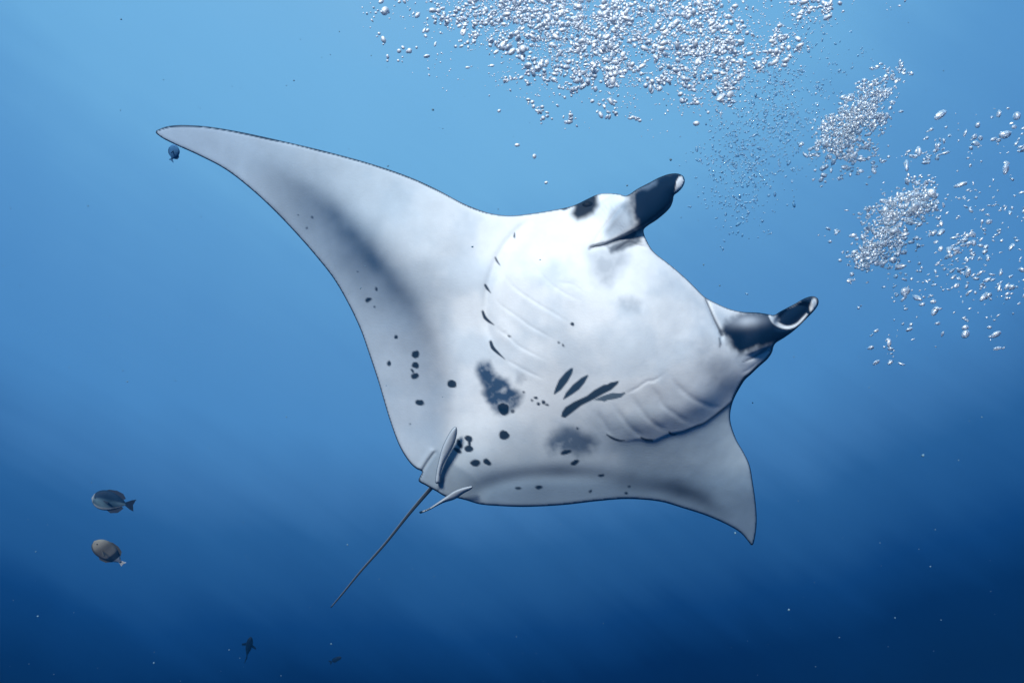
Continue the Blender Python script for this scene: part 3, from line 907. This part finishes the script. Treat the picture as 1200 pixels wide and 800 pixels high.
spots = clumps(135, TOP, 7, 1.2)
spots = np.concatenate([spots, [(451, 13), (497, 36), (548, 79), (510, 52), (603, 92), (619, 117), (500, 66), (585, 130), (650, 20), (555, 10), (905, 48), (908, 42), (858, 104), (848, 112)]])
swarm("air_bubble", "bright white air bubble in the wide froth rising high behind the manta", "bubbles of the wide white froth", spots,
      np.clip(rng.lognormal(math.log(2.9), .33, len(spots)), 2.2, 5.6), 3.9, 6.5, SHAPES_W)
swarm("air_bubble", "lone white bubble floating in clear water between the wide froth and the manta", "lone bubbles under the froth", [(816, 145), (606, 170), (626, 183), (640, 214)], [3.2, 2.6, 2.8, 2.0], 3.9, 4.6, SHAPES_W)
spots = clumps(45, R1, 5, 1.0)
swarm("air_bubble", "silvery air bubble in the small compact clump above the head fins", "bubbles of the small compact clump", spots, np.clip(rng.lognormal(math.log(2.6), .3, len(spots)), 2, 5), 4.3, 4.9, SHAPES_C)
spots = clumps(40, R2, 5, 1.0)
swarm("air_bubble", "silvery air bubble in the ragged clump level with the head", "bubbles of the ragged clump", spots, np.clip(rng.lognormal(math.log(3.0), .35, len(spots)), 2, 6), 4.3, 4.9, SHAPES_C)
spots = clumps(60, RS, 6, .5)
spots = np.concatenate([spots, [(1068, 183), (1056, 131), (1102, 135), (1174, 156), (1178, 158), (1040, 398), (1042, 402)]])
swarm("air_bubble", "loose flattened air bubble trailing beyond the compact clumps", "loose bubbles beyond the clumps", spots, np.clip(rng.lognormal(math.log(2.8), .33, len(spots)), 1.8, 5), 4.2, 5.2, SHAPES_C)

sp = clumps(3000, TOP, 6, 5)
fine("bubble_froth", "fine white froth of tiny bubbles rising high behind the manta", sp, np.clip(rng.lognormal(math.log(1.5), .42, len(sp)), .5, 3), 3.9, 8.0, M_BUB_W)
sp = clumps(6000, TOP, 10, 5)
fine("bubble_froth", "minute bubbles filling the wide white froth behind the manta", sp, np.clip(rng.lognormal(math.log(.7), .35, len(sp)), .3, 1.3), 4.2, 8.5, M_BUB_W, VF=(LOW_V, LOW_F))
sp = np.concatenate([clumps(1100, R1, 5, 4), clumps(1000, R2, 5, 4)])
fine("bubble_froth", "fine silvery froth packing the two compact bubble clumps", sp, np.clip(rng.lognormal(math.log(1.25), .4, len(sp)), .5, 2.6), 4.3, 5.0, M_BUB_C, 1.2, along=1.5, lump=.3)
sp = clumps(520, RS, 9, 1)
fine("bubble_froth", "tiny loose bubbles scattered beyond the compact clumps", sp, np.clip(rng.lognormal(math.log(1.2), .45, len(sp)), .4, 3), 4.2, 5.4, M_BUB_C, 2.0, along=2.0, lump=.3)
sp = clumps(1500, [(885, 150, 2, 30, 60, 25), (930, 110, 1, 30, 45, 25), (870, 200, .8, 25, 35, 20)], 6, 1)
M_FAINT = bubble_material("bubble_faint", 0.10, 0.2)
fine("bubble_mist", "faint mist of minute clear bubbles between the white froth and the compact clump", sp, np.clip(rng.lognormal(math.log(.8), .35, len(sp)), .3, 1.8), 5.0, 6.5, M_FAINT, 1.5)

# drifting specks, through the whole water round about
M_SNOW = plain_mat("speck_pale", (0.14, 0.25, 0.33), 0.7, 0.1)
n = 700
d = 1.8 + 6.0 * rng.random(n) ** 0.7
sp = np.stack([rng.uniform(-200, 1400, n), rng.uniform(-200, 1000, n)], 1)
pos = cam_pt(sp[:, 0], sp[:, 1], d)
rad = np.clip(rng.lognormal(math.log(0.0021), .45, n), .001, .007)
nv = len(LOW_V)
L_ = LOW_V[None] * (1 + .3 * rng.normal(size=(n, nv, 1)))
co_ = ((pos @ np.array(CAM_ROT.to_3x3()).T)[:, None, :] + L_ * rad[:, None, None]).reshape(-1, 3)
f_ = (LOW_F[None] + (np.arange(n) * nv)[:, None, None]).reshape(-1, 3)
snow = mesh_obj("drifting_specks", co_, f_, M_SNOW)
snow["kind"], snow["label"], snow["category"] = "stuff", "tiny pale specks drifting in the blue water", "specks"

# ------------------------------------------------------------------ the water itself, hazing what lies farther off
hx = np.array([[x_, y_, z_] for x_ in (-10, 10) for y_ in (-3, 10) for z_ in (-6.5, 7.0)], float)
hf = [(0, 1, 3, 2), (4, 6, 7, 5), (0, 4, 5, 1), (2, 3, 7, 6), (0, 2, 6, 4), (1, 5, 7, 3)]
mh = bpy.data.materials.new("sea_water"); mh.use_nodes = True
for nd in list(mh.node_tree.nodes):
    if nd.type != 'OUTPUT_MATERIAL':
        mh.node_tree.nodes.remove(nd)
pv = mh.node_tree.nodes.new("ShaderNodeVolumePrincipled")
pv.inputs["Color"].default_value = (0.03, 0.30, 0.80, 1)
pv.inputs["Density"].default_value = 0.018
pv.inputs["Anisotropy"].default_value = 0.1
mh.node_tree.links.new(pv.outputs[0], mh.node_tree.nodes["Material Output"].inputs["Volume"])
haze = mesh_obj("haze", hx, hf, mh, None, False)
haze["kind"], haze["label"], haze["category"] = "stuff", "clear blue sea water fading everything far off", "water"
